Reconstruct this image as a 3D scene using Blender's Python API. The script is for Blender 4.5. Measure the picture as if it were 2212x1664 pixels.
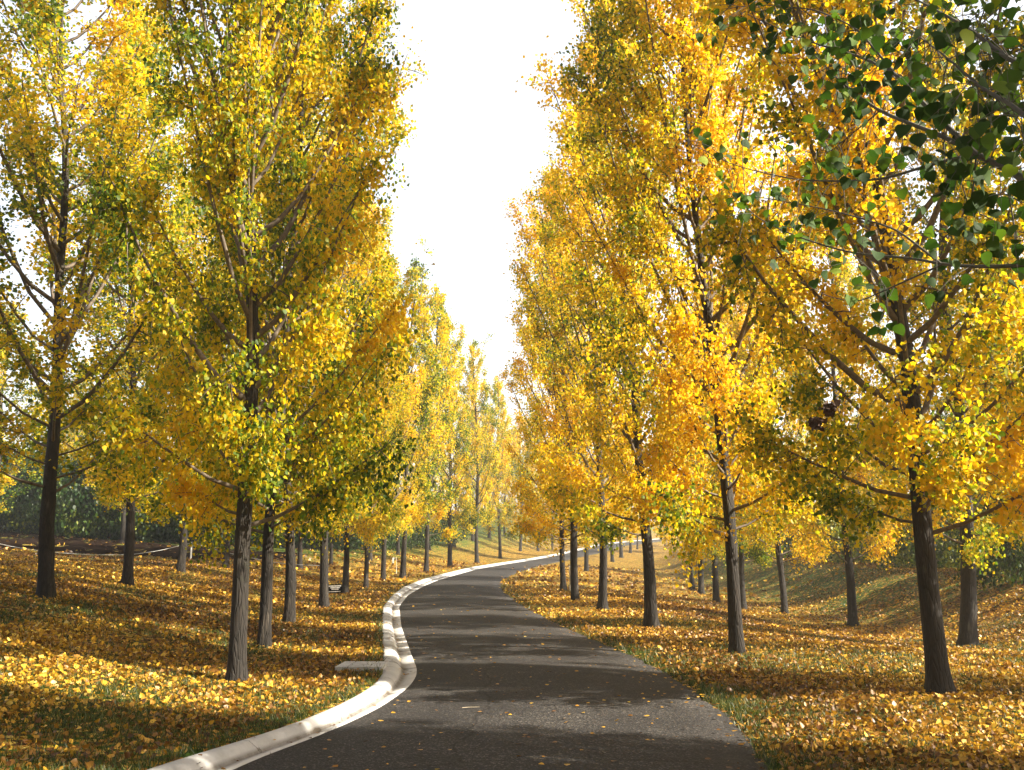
import bpy, math, random
import numpy as np
from mathutils import Vector, Matrix
R = math.radians
# ------------------------------------------------------------------ scene, camera, light
S = bpy.context.scene
for o in list(bpy.data.objects): bpy.data.objects.remove(o)
COL = S.collection
F, CX, CY, PITCH, CAMZ = 2150.0, 1106.0, 832.0, math.atan(358/2150), 1.6
cam = bpy.data.cameras.new('camera'); cam.sensor_width = 36; cam.lens = F/2212*36
cam.clip_start = 0.05; cam.clip_end = 3000
co = bpy.data.objects.new('camera', cam); COL.objects.link(co)
co.location = (0, 0, CAMZ); co.rotation_euler = (math.pi/2+PITCH, 0, 0)
S.camera = co
SUN_EL, SUN_AZ = R(35), R(103)          # azimuth clockwise from +Y (view direction)
sd = Vector((math.sin(SUN_AZ)*math.cos(SUN_EL), math.cos(SUN_AZ)*math.cos(SUN_EL), math.sin(SUN_EL)))
w = bpy.data.worlds.new('World'); S.world = w; w.use_nodes = True
nt = w.node_tree; bg = nt.nodes['Background']
sky = nt.nodes.new('ShaderNodeTexSky'); sky.sky_type = 'NISHITA'; sky.sun_disc = False
sky.sun_elevation = SUN_EL; sky.sun_rotation = SUN_AZ
sky.air_density = 1.0; sky.dust_density = 4.0; sky.ozone_density = 0.5
# bright hazy veil low in the sky, thinning towards the zenith
tcw = nt.nodes.new('ShaderNodeTexCoord'); sxyz = nt.nodes.new('ShaderNodeSeparateXYZ'); nt.links.new(tcw.outputs['Generated'], sxyz.inputs[0])
mr = nt.nodes.new('ShaderNodeMapRange'); mr.interpolation_type = 'SMOOTHSTEP'
mr.inputs['From Min'].default_value = .53; mr.inputs['From Max'].default_value = .66
mr.inputs['To Min'].default_value = 1.0; mr.inputs['To Max'].default_value = .0
nt.links.new(sxyz.outputs[2], mr.inputs['Value'])
veil = nt.nodes.new('ShaderNodeMix'); veil.data_type = 'RGBA'; veil.blend_type = 'ADD'
veil.inputs[0].default_value = 1.0; nt.links.new(sky.outputs[0], veil.inputs[6])
vs_ = nt.nodes.new('ShaderNodeVectorMath'); vs_.operation = 'SCALE'; vs_.inputs[0].default_value = (4.3, 4.35, 4.4)
mr2 = nt.nodes.new('ShaderNodeMapRange'); mr2.interpolation_type = 'SMOOTHSTEP'; nt.links.new(sxyz.outputs[1], mr2.inputs['Value'])
mr2.inputs['From Min'].default_value = -.25; mr2.inputs['From Max'].default_value = .45; mr2.inputs['To Min'].default_value = .25; mr2.inputs['To Max'].default_value = 1.0
mm_ = nt.nodes.new('ShaderNodeMath'); mm_.operation = 'MULTIPLY'; nt.links.new(mr.outputs[0], mm_.inputs[0]); nt.links.new(mr2.outputs[0], mm_.inputs[1])
nt.links.new(mm_.outputs[0], vs_.inputs['Scale']); nt.links.new(vs_.outputs[0], veil.inputs[7])
nt.links.new(veil.outputs[2], bg.inputs[0]); bg.inputs[1].default_value = 0.05
sl = bpy.data.lights.new('sun', 'SUN'); sl.energy = 5.0; sl.angle = R(0.5); sl.color = (1.0, 0.90, 0.73)
so = bpy.data.objects.new('sun', sl); COL.objects.link(so)
so.rotation_euler = (-sd).to_track_quat('-Z', 'Y').to_euler()
S.view_settings.view_transform = 'Standard'; S.view_settings.look = 'None'
S.view_settings.exposure = 1.95; S.view_settings.gamma = 1
S.cycles.max_bounces = 8; S.cycles.transmission_bounces = 6; S.cycles.diffuse_bounces = 4
S.cycles.transparent_max_bounces = 4

# ------------------------------------------------------------------ tagging helpers
def tag(o, label=None, cat=None, group=None, kind=None):
    if label: o['label'] = label
    if cat: o['category'] = cat
    if group: o['group'] = group
    if kind: o['kind'] = kind
    return o
def link(o, parent=None):
    COL.objects.link(o)
    if parent is not None: o.parent = parent
    return o
def empty(name, loc):
    o = bpy.data.objects.new(name, None); o.location = loc; o.empty_display_size = .3
    return link(o)
def mesh_np(name, verts, quads=None, tris=None, mat=None, attrs=None, smooth=False):
    verts = np.asarray(verts, np.float32).reshape(-1, 3)
    q = np.zeros((0, 4), np.int32) if quads is None else np.asarray(quads, np.int32).reshape(-1, 4)
    t = np.zeros((0, 3), np.int32) if tris is None else np.asarray(tris, np.int32).reshape(-1, 3)
    me = bpy.data.meshes.new(name)
    me.vertices.add(len(verts)); me.vertices.foreach_set('co', verts.ravel())
    nl = q.size+t.size
    me.loops.add(nl); me.loops.foreach_set('vertex_index', np.concatenate([q.ravel(), t.ravel()]))
    me.polygons.add(len(q)+len(t))
    st = np.concatenate([np.arange(len(q))*4, q.size+np.arange(len(t))*3]).astype(np.int32)
    me.polygons.foreach_set('loop_start', st)
    if smooth: me.polygons.foreach_set('use_smooth', np.ones(len(st), bool))
    me.update(calc_edges=True)
    if attrs:
        for k, v in attrs.items():
            a = me.attributes.new(k, 'FLOAT', 'POINT'); a.data.foreach_set('value', np.asarray(v, np.float32))
    if mat: me.materials.append(mat)
    return me
def obj(name, me, parent=None): return link(bpy.data.objects.new(name, me), parent)

# ------------------------------------------------------------------ pixel -> world (survey of the photograph)
SP, CP = math.sin(PITCH), math.cos(PITCH)
def ray(U, V):
    u, v = (U-CX)/F, (CY-V)/F
    return u, CP-v*SP, SP+v*CP
def at_y(U, V, y):
    dx, dy, dz = ray(U, V); t = y/dy
    return np.array([dx*t, y, CAMZ+dz*t])
def sst(a, b, x):
    t = np.clip((x-a)/(b-a), 0, 1); return t*t*(3-2*t)
def soft(x, k=4.0): return k*np.logaddexp(0, x/k)
def rz(y):                       # road profile
    y = np.asarray(y, float)
    return .015*soft(y-40) + .010*soft(y-90)
def hit_profile(U, V, dz=0):
    ys = np.arange(3, 400, .02); dx, dy, dzr = ray(U, V)
    z = CAMZ+dzr*ys/dy; k = np.argmax(z < rz(ys)+dz)
    return dx*ys[k]/dy, ys[k]
LO = [hit_profile(u, v, .1) for u, v in [(330,1655),(500,1606),(592,1578),(672,1549),(752,1513),(800,1484),(821,1466),(829,1439),(826,1380),(825,1345),(827,1311),(846,1287),(871,1268),(910,1252),(951,1241),(1013,1226),(1071,1217),(1126,1209),(1197,1197),(1256,1184),(1289,1176)]]
LI = [hit_profile(u, v) for u, v in [(520,1652),(592,1627),(707,1584),(821,1531),(885,1485),(903,1455),(890,1421),(867,1357),(862,1311),(880,1287),(915,1265),(960,1250),(1010,1239),(1090,1222)]]
RI = [hit_profile(u, v) for u, v in [(1644,1651),(1606,1577),(1542,1521),(1437,1454),(1395,1431),(1225,1358),(1150,1322),(1099,1288),(1080,1272),(1086,1252),(1110,1240),(1146,1228),(1181,1219),(1250,1204),(1306,1193),(1337,1181)]]
YS = np.arange(-30, 420, .25)
def curve(pts, pre, post, sm):
    p = sorted(pre+[tuple(q) for q in pts]+post, key=lambda q: q[1])
    ys = [p[0][1]]; xs = [p[0][0]]
    for x, y in p[1:]:
        if y > ys[-1]+.02: ys.append(y); xs.append(x)
    v = np.interp(YS, ys, xs)
    out = v.copy()
    for i, y in enumerate(YS):    # distance dependent smoothing
        k = max(1, int(sm*max(1, min(y, 150)/14)))
        a, b = max(0, i-k), min(len(YS), i+k+1); m = min(i-a, b-1-i)
        out[i] = v[i-m:i+m+1].mean()
    return out
xLO = curve(LO, [(-4.1,-30),(-3.8,-5),(-3.5,2),(-3.1,5)], [(24,200),(40,250),(60,300),(90,420)], 2)
xRI = curve(RI, [(.9,-30),(1.0,-5),(1.3,2),(1.6,5)], [(30,200),(47,250),(67,300),(97,420)], 3)
_li = curve(LI, [(-3.3,-30),(-3.1,-5),(-2.8,2),(-2.35,5)], [(25.2,200),(41.2,250),(61.2,300),(91.2,420)], 2)
xLI = np.where(YS < 45, _li, xLO+.62)
b = sst(38, 50, YS); xLI = _li*(1-b)+(xLO+.62)*b
fLO = lambda y: np.interp(y, YS, xLO)
fLI = lambda y: np.interp(y, YS, xLI)
fRI = lambda y: np.interp(y, YS, xRI)
rngN = np.random.default_rng(5)
_K = rngN.normal(size=(24, 2)); _P = rngN.uniform(0, 6.28, 24)
def noise2(x, y, sc, o=0):
    s = 0
    for i in range(6):
        k = _K[(i+o*6) % 24]; s = s+np.sin((k[0]*x+k[1]*y)*sc*(1+.35*i)+_P[(i+o*6) % 24])
    return s/6*1.6
def h(x, y):
    x = np.asarray(x, float); y = np.asarray(y, float)
    z = rz(y)
    s = fLO(y)-x
    zl = .10*sst(-.14, -.02, s) + .85*sst(.4, 8.5, s) + .05*np.clip(s-6, 0, 60) + .035*np.clip(s-5, 0, 40)*sst(55, 110, y)
    zl = zl + .02*np.clip(y-70, 0, 90)*sst(3, 9, s)
    q = x-fRI(y)
    xf = np.maximum(np.interp(y, [0, 15, 28, 50, 70], [7.2, 8.4, 10.0, 10.6, 11.0]), fRI(y)+7.5)
    zr = -.55*sst(12, 27, y)*(1-.6*sst(60, 85, y))*sst(fRI(y)+2.5, xf-.8, x) + (.9+.42*sst(12, 27, y))*sst(0, 4.5, x-xf) + .02*sst(0,.3,q)
    n = .03*noise2(x, y, .5)*sst(.6, 3, np.maximum(s, q)) + .012*noise2(x, y, 3.0, 1)*sst(.1, .8, np.maximum(s, q))
    mid = -.06*sst(-.05, .08, np.minimum(-s-.1, -q))
    return z + np.where(s > -.5, zl, 0) + np.where(q > -.1, zr, 0) + n + mid
def ground(U, V):
    ys = np.concatenate([np.arange(3, 60, .03), np.arange(60, 380, .1)]); dx, dy, dz = ray(U, V)
    xs = dx*ys/dy; z = CAMZ+dz*ys/dy; hit = z < h(xs, ys)
    k = int(np.argmax(hit)) if hit.any() else len(ys)-1
    return np.array([xs[k], ys[k], float(h(xs[k], ys[k]))])

# ------------------------------------------------------------------ materials
def mat(name):
    m = bpy.data.materials.new(name); m.use_nodes = True
    n = m.node_tree; n.nodes.clear()
    out = n.nodes.new('ShaderNodeOutputMaterial')
    return m, n, out
def N(n, t, **kw):
    x = n.nodes.new(t)
    for k, v in kw.items():
        if k.startswith('i_'):
            x.inputs[k[2:].replace('_', ' ')].default_value = v
        else: setattr(x, k, v)
    return x
def ramp(n, fac, stops, interp='LINEAR'):
    r = n.nodes.new('ShaderNodeValToRGB'); r.color_ramp.interpolation = interp
    e = r.color_ramp.elements
    while len(e) > 1: e.remove(e[-1])
    e[0].position = stops[0][0]; e[0].color = (*stops[0][1], 1)
    for p, c in stops[1:]:
        k = e.new(p); k.color = (*c, 1)
    n.links.new(fac, r.inputs[0]); return r
def math_(n, op, a, b=None, c=None):
    x = n.nodes.new('ShaderNodeMath'); x.operation = op
    for i, v in enumerate((a, b, c)):
        if v is None: continue
        if isinstance(v, (int, float)): x.inputs[i].default_value = v
        else: n.links.new(v, x.inputs[i])
    return x.outputs[0]
def mixc(n, fac, a, b, mode='MIX'):
    x = n.nodes.new('ShaderNodeMix'); x.data_type = 'RGBA'; x.blend_type = mode
    for i, v in ((0, fac), (6, a), (7, b)):
        if isinstance(v, (int, float)): x.inputs[i].default_value = v
        elif isinstance(v, tuple): x.inputs[i].default_value = (*v, 1)
        else: n.links.new(v, x.inputs[i])
    return x.outputs[2]
def bump(n, height, strength, dist=.02):
    b = n.nodes.new('ShaderNodeBump'); b.inputs['Strength'].default_value = strength; b.inputs['Distance'].default_value = dist
    n.links.new(height, b.inputs['Height']); return b.outputs[0]

def leaf_material(name, stops, trans=.5, worldnoise=.45, rough=.5):
    m, n, out = mat(name)
    a = N(n, 'ShaderNodeAttribute', attribute_name='lv'); c = N(n, 'ShaderNodeAttribute', attribute_name='cv')
    oi = N(n, 'ShaderNodeObjectInfo'); sep = N(n, 'ShaderNodeSeparateColor'); n.links.new(oi.outputs['Color'], sep.inputs[0])
    g = N(n, 'ShaderNodeNewGeometry')
    ns = N(n, 'ShaderNodeTexNoise', i_Scale=worldnoise, i_Detail=2.0); n.links.new(g.outputs['Position'], ns.inputs['Vector'])
    v = math_(n, 'MULTIPLY', a.outputs['Fac'], .46)
    v = math_(n, 'MULTIPLY_ADD', c.outputs['Fac'], .30, v)
    nn = math_(n, 'MULTIPLY_ADD', ns.outputs['Fac'], 1.2, -.60)
    v = math_(n, 'ADD', v, nn)
    v = math_(n, 'ADD', v, sep.outputs[0])
    r = ramp(n, v, stops)
    p = N(n, 'ShaderNodeBsdfPrincipled', i_Roughness=rough); p.inputs['Specular IOR Level'].default_value = .35
    n.links.new(r.outputs[0], p.inputs['Base Color'])
    t = N(n, 'ShaderNodeBsdfTranslucent')
    br = mixc(n, 1.0, r.outputs[0], (1.25, 1.22, .8), 'MULTIPLY')
    n.links.new(br, t.inputs[0])
    mx = N(n, 'ShaderNodeMixShader'); mx.inputs[0].default_value = trans
    n.links.new(p.outputs[0], mx.inputs[1]); n.links.new(t.outputs[0], mx.inputs[2]); n.links.new(mx.outputs[0], out.inputs[0])
    return m
M_GOLD = leaf_material('poplar_leaf', [(0, (.035,.075,.008)), (.22, (.10,.17,.010)), (.36, (.33,.36,.012)), (.50, (.68,.50,.012)), (.74, (.76,.49,.012)), (1.0, (.68,.41,.012))], .58)
M_GREEN = leaf_material('green_leaf', [(0, (.006,.018,.004)), (.35, (.014,.042,.007)), (.7, (.045,.09,.010)), (1, (.26,.28,.02))], .35)
M_FORE = leaf_material('near_leaf', [(0, (.010,.030,.006)), (.45, (.028,.072,.010)), (.7, (.09,.17,.014)), (.92, (.30,.36,.02)), (1, (.5,.32,.02))], .38, .45, .75)
M_FALL = leaf_material('fallen_leaf', [(0, (.04,.018,.007)), (.25, (.12,.050,.012)), (.5, (.33,.165,.02)), (.72, (.62,.36,.03)), (.90,(.78,.55,.08)), (1, (.72,.60,.26))], .18, .25, .45)

def bark_material():
    m, n, out = mat('bark')
    tc = N(n, 'ShaderNodeTexCoord'); mp = N(n, 'ShaderNodeMapping'); mp.inputs['Scale'].default_value = (1, 1, .16)
    n.links.new(tc.outputs['Object'], mp.inputs[0])
    n1 = N(n, 'ShaderNodeTexNoise', i_Scale=26.0, i_Detail=6.0, i_Roughness=.65); n.links.new(mp.outputs[0], n1.inputs['Vector'])
    vo = N(n, 'ShaderNodeTexVoronoi', feature='DISTANCE_TO_EDGE', i_Scale=22.0); n.links.new(mp.outputs[0], vo.inputs['Vector'])
    n2 = N(n, 'ShaderNodeTexNoise', i_Scale=2.2, i_Detail=3.0); n.links.new(tc.outputs['Object'], n2.inputs['Vector'])
    sp = N(n, 'ShaderNodeSeparateXYZ'); n.links.new(tc.outputs['Object'], sp.inputs[0])
    r1 = ramp(n, n1.outputs['Fac'], [(.3, (.008,.006,.004)), (.55, (.015,.011,.008)), (.75, (.042,.030,.021))])
    r2 = ramp(n, n2.outputs['Fac'], [(.35, (.012,.009,.006)), (.6, (.038,.030,.021)), (.8, (.022,.018,.011))])
    hf = math_(n, 'MULTIPLY_ADD', sp.outputs[2], .28, -.25)
    hf = math_(n, 'ADD', hf, math_(n, 'MULTIPLY_ADD', n2.outputs['Fac'], .8, -.4)); cl = N(n, 'ShaderNodeClamp'); n.links.new(hf, cl.inputs[0])
    c = mixc(n, cl.outputs[0], r1.outputs[0], r2.outputs[0])
    n3 = N(n, 'ShaderNodeTexNoise', i_Scale=7.0, i_Detail=5.0, i_Roughness=.7); n.links.new(mp.outputs[0], n3.inputs['Vector'])
    sc_ = ramp(n, n3.outputs['Fac'], [(.60, (0, 0, 0)), (.66, (1, 1, 1))]); c = mixc(n, math_(n, 'MULTIPLY', sc_.outputs[0], .35), c, (.16,.14,.11))
    ms = N(n, 'ShaderNodeTexNoise', i_Scale=4.0, i_Detail=6.0); n.links.new(tc.outputs['Object'], ms.inputs['Vector'])
    mo = ramp(n, ms.outputs['Fac'], [(.58, (0, 0, 0)), (.70, (1, 1, 1))]); c = mixc(n, math_(n, 'MULTIPLY', mo.outputs[0], .4), c, (.03,.038,.012))
    ed = ramp(n, vo.outputs[0], [(0, (.35,.33,.3)), (.12, (1, 1, 1))])
    inv = math_(n, 'MULTIPLY_ADD', cl.outputs[0], -.8, .9)
    c = mixc(n, inv, c, mixc(n, 1.0, c, ed.outputs[0], 'MULTIPLY'))
    p = N(n, 'ShaderNodeBsdfPrincipled', i_Roughness=.85); n.links.new(c, p.inputs['Base Color'])
    hh = math_(n, 'ADD', math_(n, 'MULTIPLY', n1.outputs['Fac'], .6), math_(n, 'MINIMUM', math_(n, 'MULTIPLY', vo.outputs[0], 4), .6))
    n.links.new(bump(n, hh, .8, .02), p.inputs['Normal']); n.links.new(p.outputs[0], out.inputs[0])
    return m
M_BARK = bark_material()
def simple(name, col, rough=.7, var=.25, scale=8.0, metal=0, bmp=0):
    m, n, out = mat(name)
    tc = N(n, 'ShaderNodeTexCoord'); ns = N(n, 'ShaderNodeTexNoise', i_Scale=scale, i_Detail=5.0); n.links.new(tc.outputs['Object'], ns.inputs['Vector'])
    r = ramp(n, ns.outputs['Fac'], [(.3, tuple(c*(1-var) for c in col)), (.7, tuple(min(1, c*(1+var)) for c in col))])
    p = N(n, 'ShaderNodeBsdfPrincipled', i_Roughness=rough, i_Metallic=metal); p.inputs['Specular IOR Level'].default_value = .5 if rough < .9 else 0; n.links.new(r.outputs[0], p.inputs['Base Color'])
    if bmp: n.links.new(bump(n, ns.outputs['Fac'], bmp), p.inputs['Normal'])
    n.links.new(p.outputs[0], out.inputs[0]); return m
M_TWIG = simple('twig_bark', (.11,.085,.06), .8, .4, 20)
M_TWIGN = simple('near_twig_bark', (.075,.07,.058), .7, .3, 20)
M_WHITE = simple('white_paint', (.75,.74,.70), .5, .1)
M_ROPE = simple('rope_fibre', (.55,.56,.55), .8, .15, 40)
M_BLACK = simple('black_board', (.006,.006,.007), .95, .2)
M_STAKE = simple('weathered_stake', (.45,.38,.27), .8, .3, 30)
M_DEAD = simple('dead_leaf', (.055,.025,.012), .8, .5, 30)
M_STEEL = simple('dark_steel', (.06,.035,.025), .7, .3, 30)

def ground_material():
    m, n, out = mat('leafy_grass')
    g = N(n, 'ShaderNodeNewGeometry')
    vo = N(n, 'ShaderNodeTexVoronoi', i_Scale=13.0); n.links.new(g.outputs['Position'], vo.inputs['Vector'])
    vo.inputs['Randomness'].default_value = 1
    sc = N(n, 'ShaderNodeSeparateColor'); n.links.new(vo.outputs['Color'], sc.inputs[0])
    big = N(n, 'ShaderNodeTexNoise', i_Scale=.35, i_Detail=4.0, i_Roughness=.6); n.links.new(g.outputs['Position'], big.inputs['Vector'])
    fine = N(n, 'ShaderNodeTexNoise', i_Scale=60.0, i_Detail=3.0); n.links.new(g.outputs['Position'], fine.inputs['Vector'])
    lf = ramp(n, sc.outputs[0], [(0, (.04,.018,.007)), (.3, (.11,.05,.012)), (.6, (.24,.12,.018)), (.85, (.38,.24,.022)), (1, (.5,.37,.09))])
    gr = ramp(n, fine.outputs['Fac'], [(.3, (.015,.035,.006)), (.6, (.05,.095,.012)), (.8, (.11,.16,.02))])
    at = N(n, 'ShaderNodeAttribute', attribute_name='grass')
    th = math_(n, 'MULTIPLY_ADD', big.outputs['Fac'], .9, -.33)
    th = math_(n, 'ADD', th, at.outputs['Fac'])
    k = math_(n, 'GREATER_THAN', th, sc.outputs[1])
    c = mixc(n, k, lf.outputs[0], gr.outputs[0])
    p = N(n, 'ShaderNodeBsdfPrincipled', i_Roughness=.9); p.inputs['Specular IOR Level'].default_value = .1; n.links.new(c, p.inputs['Base Color'])
    hh = math_(n, 'ADD', math_(n, 'MULTIPLY', vo.outputs['Distance'], -1.0), fine.outputs['Fac'])
    n.links.new(bump(n, hh, 1.0, .03), p.inputs['Normal']); n.links.new(p.outputs[0], out.inputs[0])
    return m
M_GROUND = ground_material()
def asphalt_material():
    m, n, out = mat('asphalt')
    g = N(n, 'ShaderNodeNewGeometry')
    f = N(n, 'ShaderNodeTexVoronoi', i_Scale=75.0); n.links.new(g.outputs['Position'], f.inputs['Vector'])
    b = N(n, 'ShaderNodeTexNoise', i_Scale=.8, i_Detail=6.0, i_Roughness=.6); n.links.new(g.outputs['Position'], b.inputs['Vector'])
    sc = N(n, 'ShaderNodeSeparateColor'); n.links.new(f.outputs['Color'], sc.inputs[0])
    v = math_(n, 'ADD', math_(n, 'MULTIPLY', math_(n, 'POWER', sc.outputs[0], 2.0), .7), math_(n, 'MULTIPLY', b.outputs['Fac'], .6))
    r = ramp(n, v, [(.2, (.011,.010,.011)), (.6, (.024,.0225,.0225)), (.88, (.05,.046,.043)), (1, (.12,.11,.10))])
    p = N(n, 'ShaderNodeBsdfPrincipled', i_Roughness=.8); p.inputs['Specular IOR Level'].default_value = .22; n.links.new(r.outputs[0], p.inputs['Base Color'])
    wv = mixc(n, .35, g.outputs['Position'], b.outputs['Color']); ck = N(n, 'ShaderNodeTexVoronoi', feature='DISTANCE_TO_EDGE', i_Scale=.33); n.links.new(wv, ck.inputs['Vector'])
    cr = ramp(n, ck.outputs['Distance'], [(0, (.35,.35,.35)), (.0035, (1, 1, 1))])
    c2 = mixc(n, 1.0, r.outputs[0], cr.outputs[0], 'MULTIPLY'); n.links.new(c2, p.inputs['Base Color'])
    n.links.new(bump(n, f.outputs['Distance'], .5, .006), p.inputs['Normal']); n.links.new(p.outputs[0], out.inputs[0])
    return m
M_ASPH = asphalt_material()
def concrete_material():
    m, n, out = mat('kerb_concrete')
    g = N(n, 'ShaderNodeNewGeometry')
    a = N(n, 'ShaderNodeTexNoise', i_Scale=3.0, i_Detail=8.0, i_Roughness=.7); n.links.new(g.outputs['Position'], a.inputs['Vector'])
    b = N(n, 'ShaderNodeTexNoise', i_Scale=45.0, i_Detail=4.0); n.links.new(g.outputs['Position'], b.inputs['Vector'])
    at = N(n, 'ShaderNodeAttribute', attribute_name='grime')
    vo = N(n, 'ShaderNodeTexVoronoi', feature='DISTANCE_TO_EDGE', i_Scale=.9); 
    wp = mixc(n, .25, g.outputs['Position'], a.outputs['Color']); n.links.new(wp, vo.inputs['Vector'])
    r = ramp(n, a.outputs['Fac'], [(.3, (.36,.365,.37)), (.5, (.50,.505,.51)), (.7, (.60,.605,.60))])
    c = mixc(n, math_(n, 'MULTIPLY', b.outputs['Fac'], .25), r.outputs[0], (.25,.22,.18))
    gm = math_(n, 'MULTIPLY', at.outputs['Fac'], math_(n, 'MULTIPLY_ADD', a.outputs['Fac'], 1.6, -.1))
    c = mixc(n, gm, c, (.07,.055,.04))
    ck = ramp(n, vo.outputs['Distance'], [(0, (.18,.15,.12)), (.006, (1, 1, 1))])
    c = mixc(n, 1.0, c, ck.outputs[0], 'MULTIPLY')
    p = N(n, 'ShaderNodeBsdfPrincipled', i_Roughness=.75); n.links.new(c, p.inputs['Base Color'])
    n.links.new(bump(n, b.outputs['Fac'], .25, .006), p.inputs['Normal']); n.links.new(p.outputs[0], out.inputs[0])
    return m
M_CONC = concrete_material()
M_SOIL = simple('dark_soil', (.016,.010,.007), .95, .7, 3.0, bmp=.4)

# ------------------------------------------------------------------ ground, road, kerb
def grid_mesh(name, xs, ys, zf, m, attrs=None):
    X, Y = np.meshgrid(xs, ys); Z = zf(X, Y)
    v = np.stack([X, Y, Z], -1).reshape(-1, 3)
    nx, ny = len(xs), len(ys); i = np.arange(nx-1)[None, :]+nx*np.arange(ny-1)[:, None]; i = i.ravel()
    q = np.stack([i, i+1, i+1+nx, i+nx], -1)
    return mesh_np(name, v, quads=q, mat=m, attrs=attrs(X.ravel(), Y.ravel()) if attrs else None, smooth=True)
def grassiness(x, y):
    s = fLO(y)-x; q = x-fRI(y)
    e = .35*np.exp(-np.clip(s, 0, 9)/.35)*(s > 0) + .35*np.exp(-np.clip(q, 0, 9)/.3)*(q > 0)
    far = .62*sst(2, 10, s)*sst(45, 70, y) + .12*sst(3,8,s)*sst(16,30,y)
    # the greener swale on the right and the shaded slope of the bank
    gr = .5*np.exp(-((x-13.0)/3.2)**2)*sst(24, 34, y)*(1-sst(60, 80, y))
    return e+far+gr
xs = np.concatenate([np.linspace(-260, -45, 30), np.arange(-44, -12, 1.0), np.arange(-12, 14, .16), np.arange(14, 32, .5), np.arange(32, 80, 2.0), np.linspace(80, 300, 20)])
ys = np.concatenate([np.linspace(-60, -8, 18), np.arange(-7, 5, .5), np.arange(5, 40, .18), np.arange(40, 130, .5), np.arange(130, 230, 2.0), np.linspace(230, 600, 30)])
gme = grid_mesh('ground', xs, ys, h, M_GROUND, lambda x, y: {'grass': grassiness(x, y)})
tag(obj('ground', gme), 'leaf strewn lawn sloping up from the driveway', kind='structure')

def strip(name, rows, m, attrs=None, smooth=True):    # rows: array (n, k, 3)
    rows = np.asarray(rows); n_, k = rows.shape[:2]
    i = (np.arange(k-1)[None, :]+k*np.arange(n_-1)[:, None]).ravel()
    return mesh_np(name, rows.reshape(-1, 3), quads=np.stack([i, i+1, i+1+k, i+k], -1), mat=m, attrs=attrs, smooth=smooth)
yr = np.concatenate([np.arange(-30, 4, 1.0), np.arange(4, 50, .12), np.arange(50, 260, .5)])
rows = []
rg = np.random.default_rng(2)
jit = np.convolve(rg.normal(0, .05, len(yr)+8), np.ones(5)/3, 'same')[4:-4]
for i, y in enumerate(yr):
    a, b = fLI(y)+.0, fRI(y)+jit[i]*.9
    z = float(rz(y))
    row = []
    for t in np.linspace(0, 1, 9): row.append((a+(b-a)*t, y, z+.035*(1-(2*t-1)**2)+.004))
    row.append((b+.03, y, z-.08)); rows.append(row)
tag(obj('driveway', strip('driveway', rows, M_ASPH)), 'winding dark asphalt driveway', kind='structure')

# kerb: rolled concrete kerb with gutter, cast joints
pf = [(0, -.25), (0, .085), (.02, .098), (.10, .104), (.30, .100), (.42, .080), (.50, .048), (.56, .018), (.61, .0), (.78, .008), (1.0, .022), (1.0, -.05)]
krows = []; gm = []
for j, y in enumerate(yr):
    o = fLO(y); i_ = fLI(y); z = float(rz(y))
    # offset direction perpendicular-ish handled by the x span
    jn = -.003 if abs(((y+.35) % 2.4)-.06) < .061 and y < 60 else 0
    for t, dz in pf:
        krows.append((o+(i_-o)*t, y, z+dz+(jn if dz > 0 else 0)))
        gm.append((1.1 if .52 < t < .66 else .12)+(.8 if jn else 0)+(.25 if t == 0 else 0))
krows = np.array(krows).reshape(len(yr), len(pf), 3)
tag(obj('kerb', strip('kerb', krows, M_CONC, {'grime': gm}, smooth=False)), 'pale concrete kerb and gutter curving along the left edge of the driveway', 'kerb')

# concrete drain slab lying in the grass beside the kerb
p0, p1 = ground(722, 1450), ground(824, 1450); p2, p3 = ground(728, 1438), ground(826, 1438)
def prism(name, top, thick, m):
    top = np.array(top, float); n_ = len(top); bot = top.copy(); bot[:, 2] -= thick
    me = bpy.data.meshes.new(name)
    f = [list(range(n_)), list(range(2*n_-1, n_-1, -1))]+[[i, n_+i, n_+(i+1) % n_, (i+1) % n_] for i in range(n_)]
    me.from_pydata([tuple(v) for v in np.vstack([top, bot])], [], f); me.materials.append(m)
    return me
slab = empty('concrete_drain_strip', tuple(p0)); tag(slab, 'short pale concrete drain strip lying in the grass beside the kerb', 'drain')
zt = max(p0[2], p1[2], .1)+.05
xk = fLO(p1[1])-.004
nseg = 3; xsb = [p0[0], p0[0]+(xk-p0[0])*.26, p0[0]+(xk-p0[0])*.72, xk]
for k in range(nseg):
    a, b_ = xsb[k]+.006, xsb[k+1]-.006
    me = prism('slab', [(a-p0[0], 0, zt-p0[2]), (b_-p0[0], 0, zt-p0[2]), (b_-p0[0]+.02, p2[1]-p0[1], zt-p0[2]+.004), (a-p0[0]+.03, p2[1]-p0[1], zt-p0[2]+.004)], .15, M_CONC)
    obj('slab', me, slab)

# dark soil strip behind the rope on the left
near = [ground(u, v) for u, v in [(-90,1168),(0,1184),(130,1193),(280,1202),(400,1208),(520,1211),(640,1208)]]
rows = []
NP = 160
for t in np.linspace(0, 1, NP):
    k = t*(len(near)-1); i = min(int(k), len(near)-2); p = near[i]*(1-(k-i))+near[i+1]*(k-i)
    d = np.array([p[0], p[1]]); d = d/np.linalg.norm(d); wd = 26*(1-t**3*.7); p = p+np.array([d[0], d[1], 0])*(.5*noise2(t*40, 0, 1.3)+rngN.uniform(-.25, .25))
    rr = []
    for q in np.linspace(0, 1, 14):
        x, y = p[0]+d[0]*wd*q, p[1]+d[1]*wd*q + .8*noise2(p[0], q*3, 1.4)
        rr.append((x, y, float(h(x, y))+.03+(.05*noise2(x, y, 2.5) if 0 < q < 1 else -.03)))
    rows.append(rr)
tag(obj('bare_soil', strip('bare_soil', rows, M_SOIL)), 'bare dark soil behind the rope', kind='structure')

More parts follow.
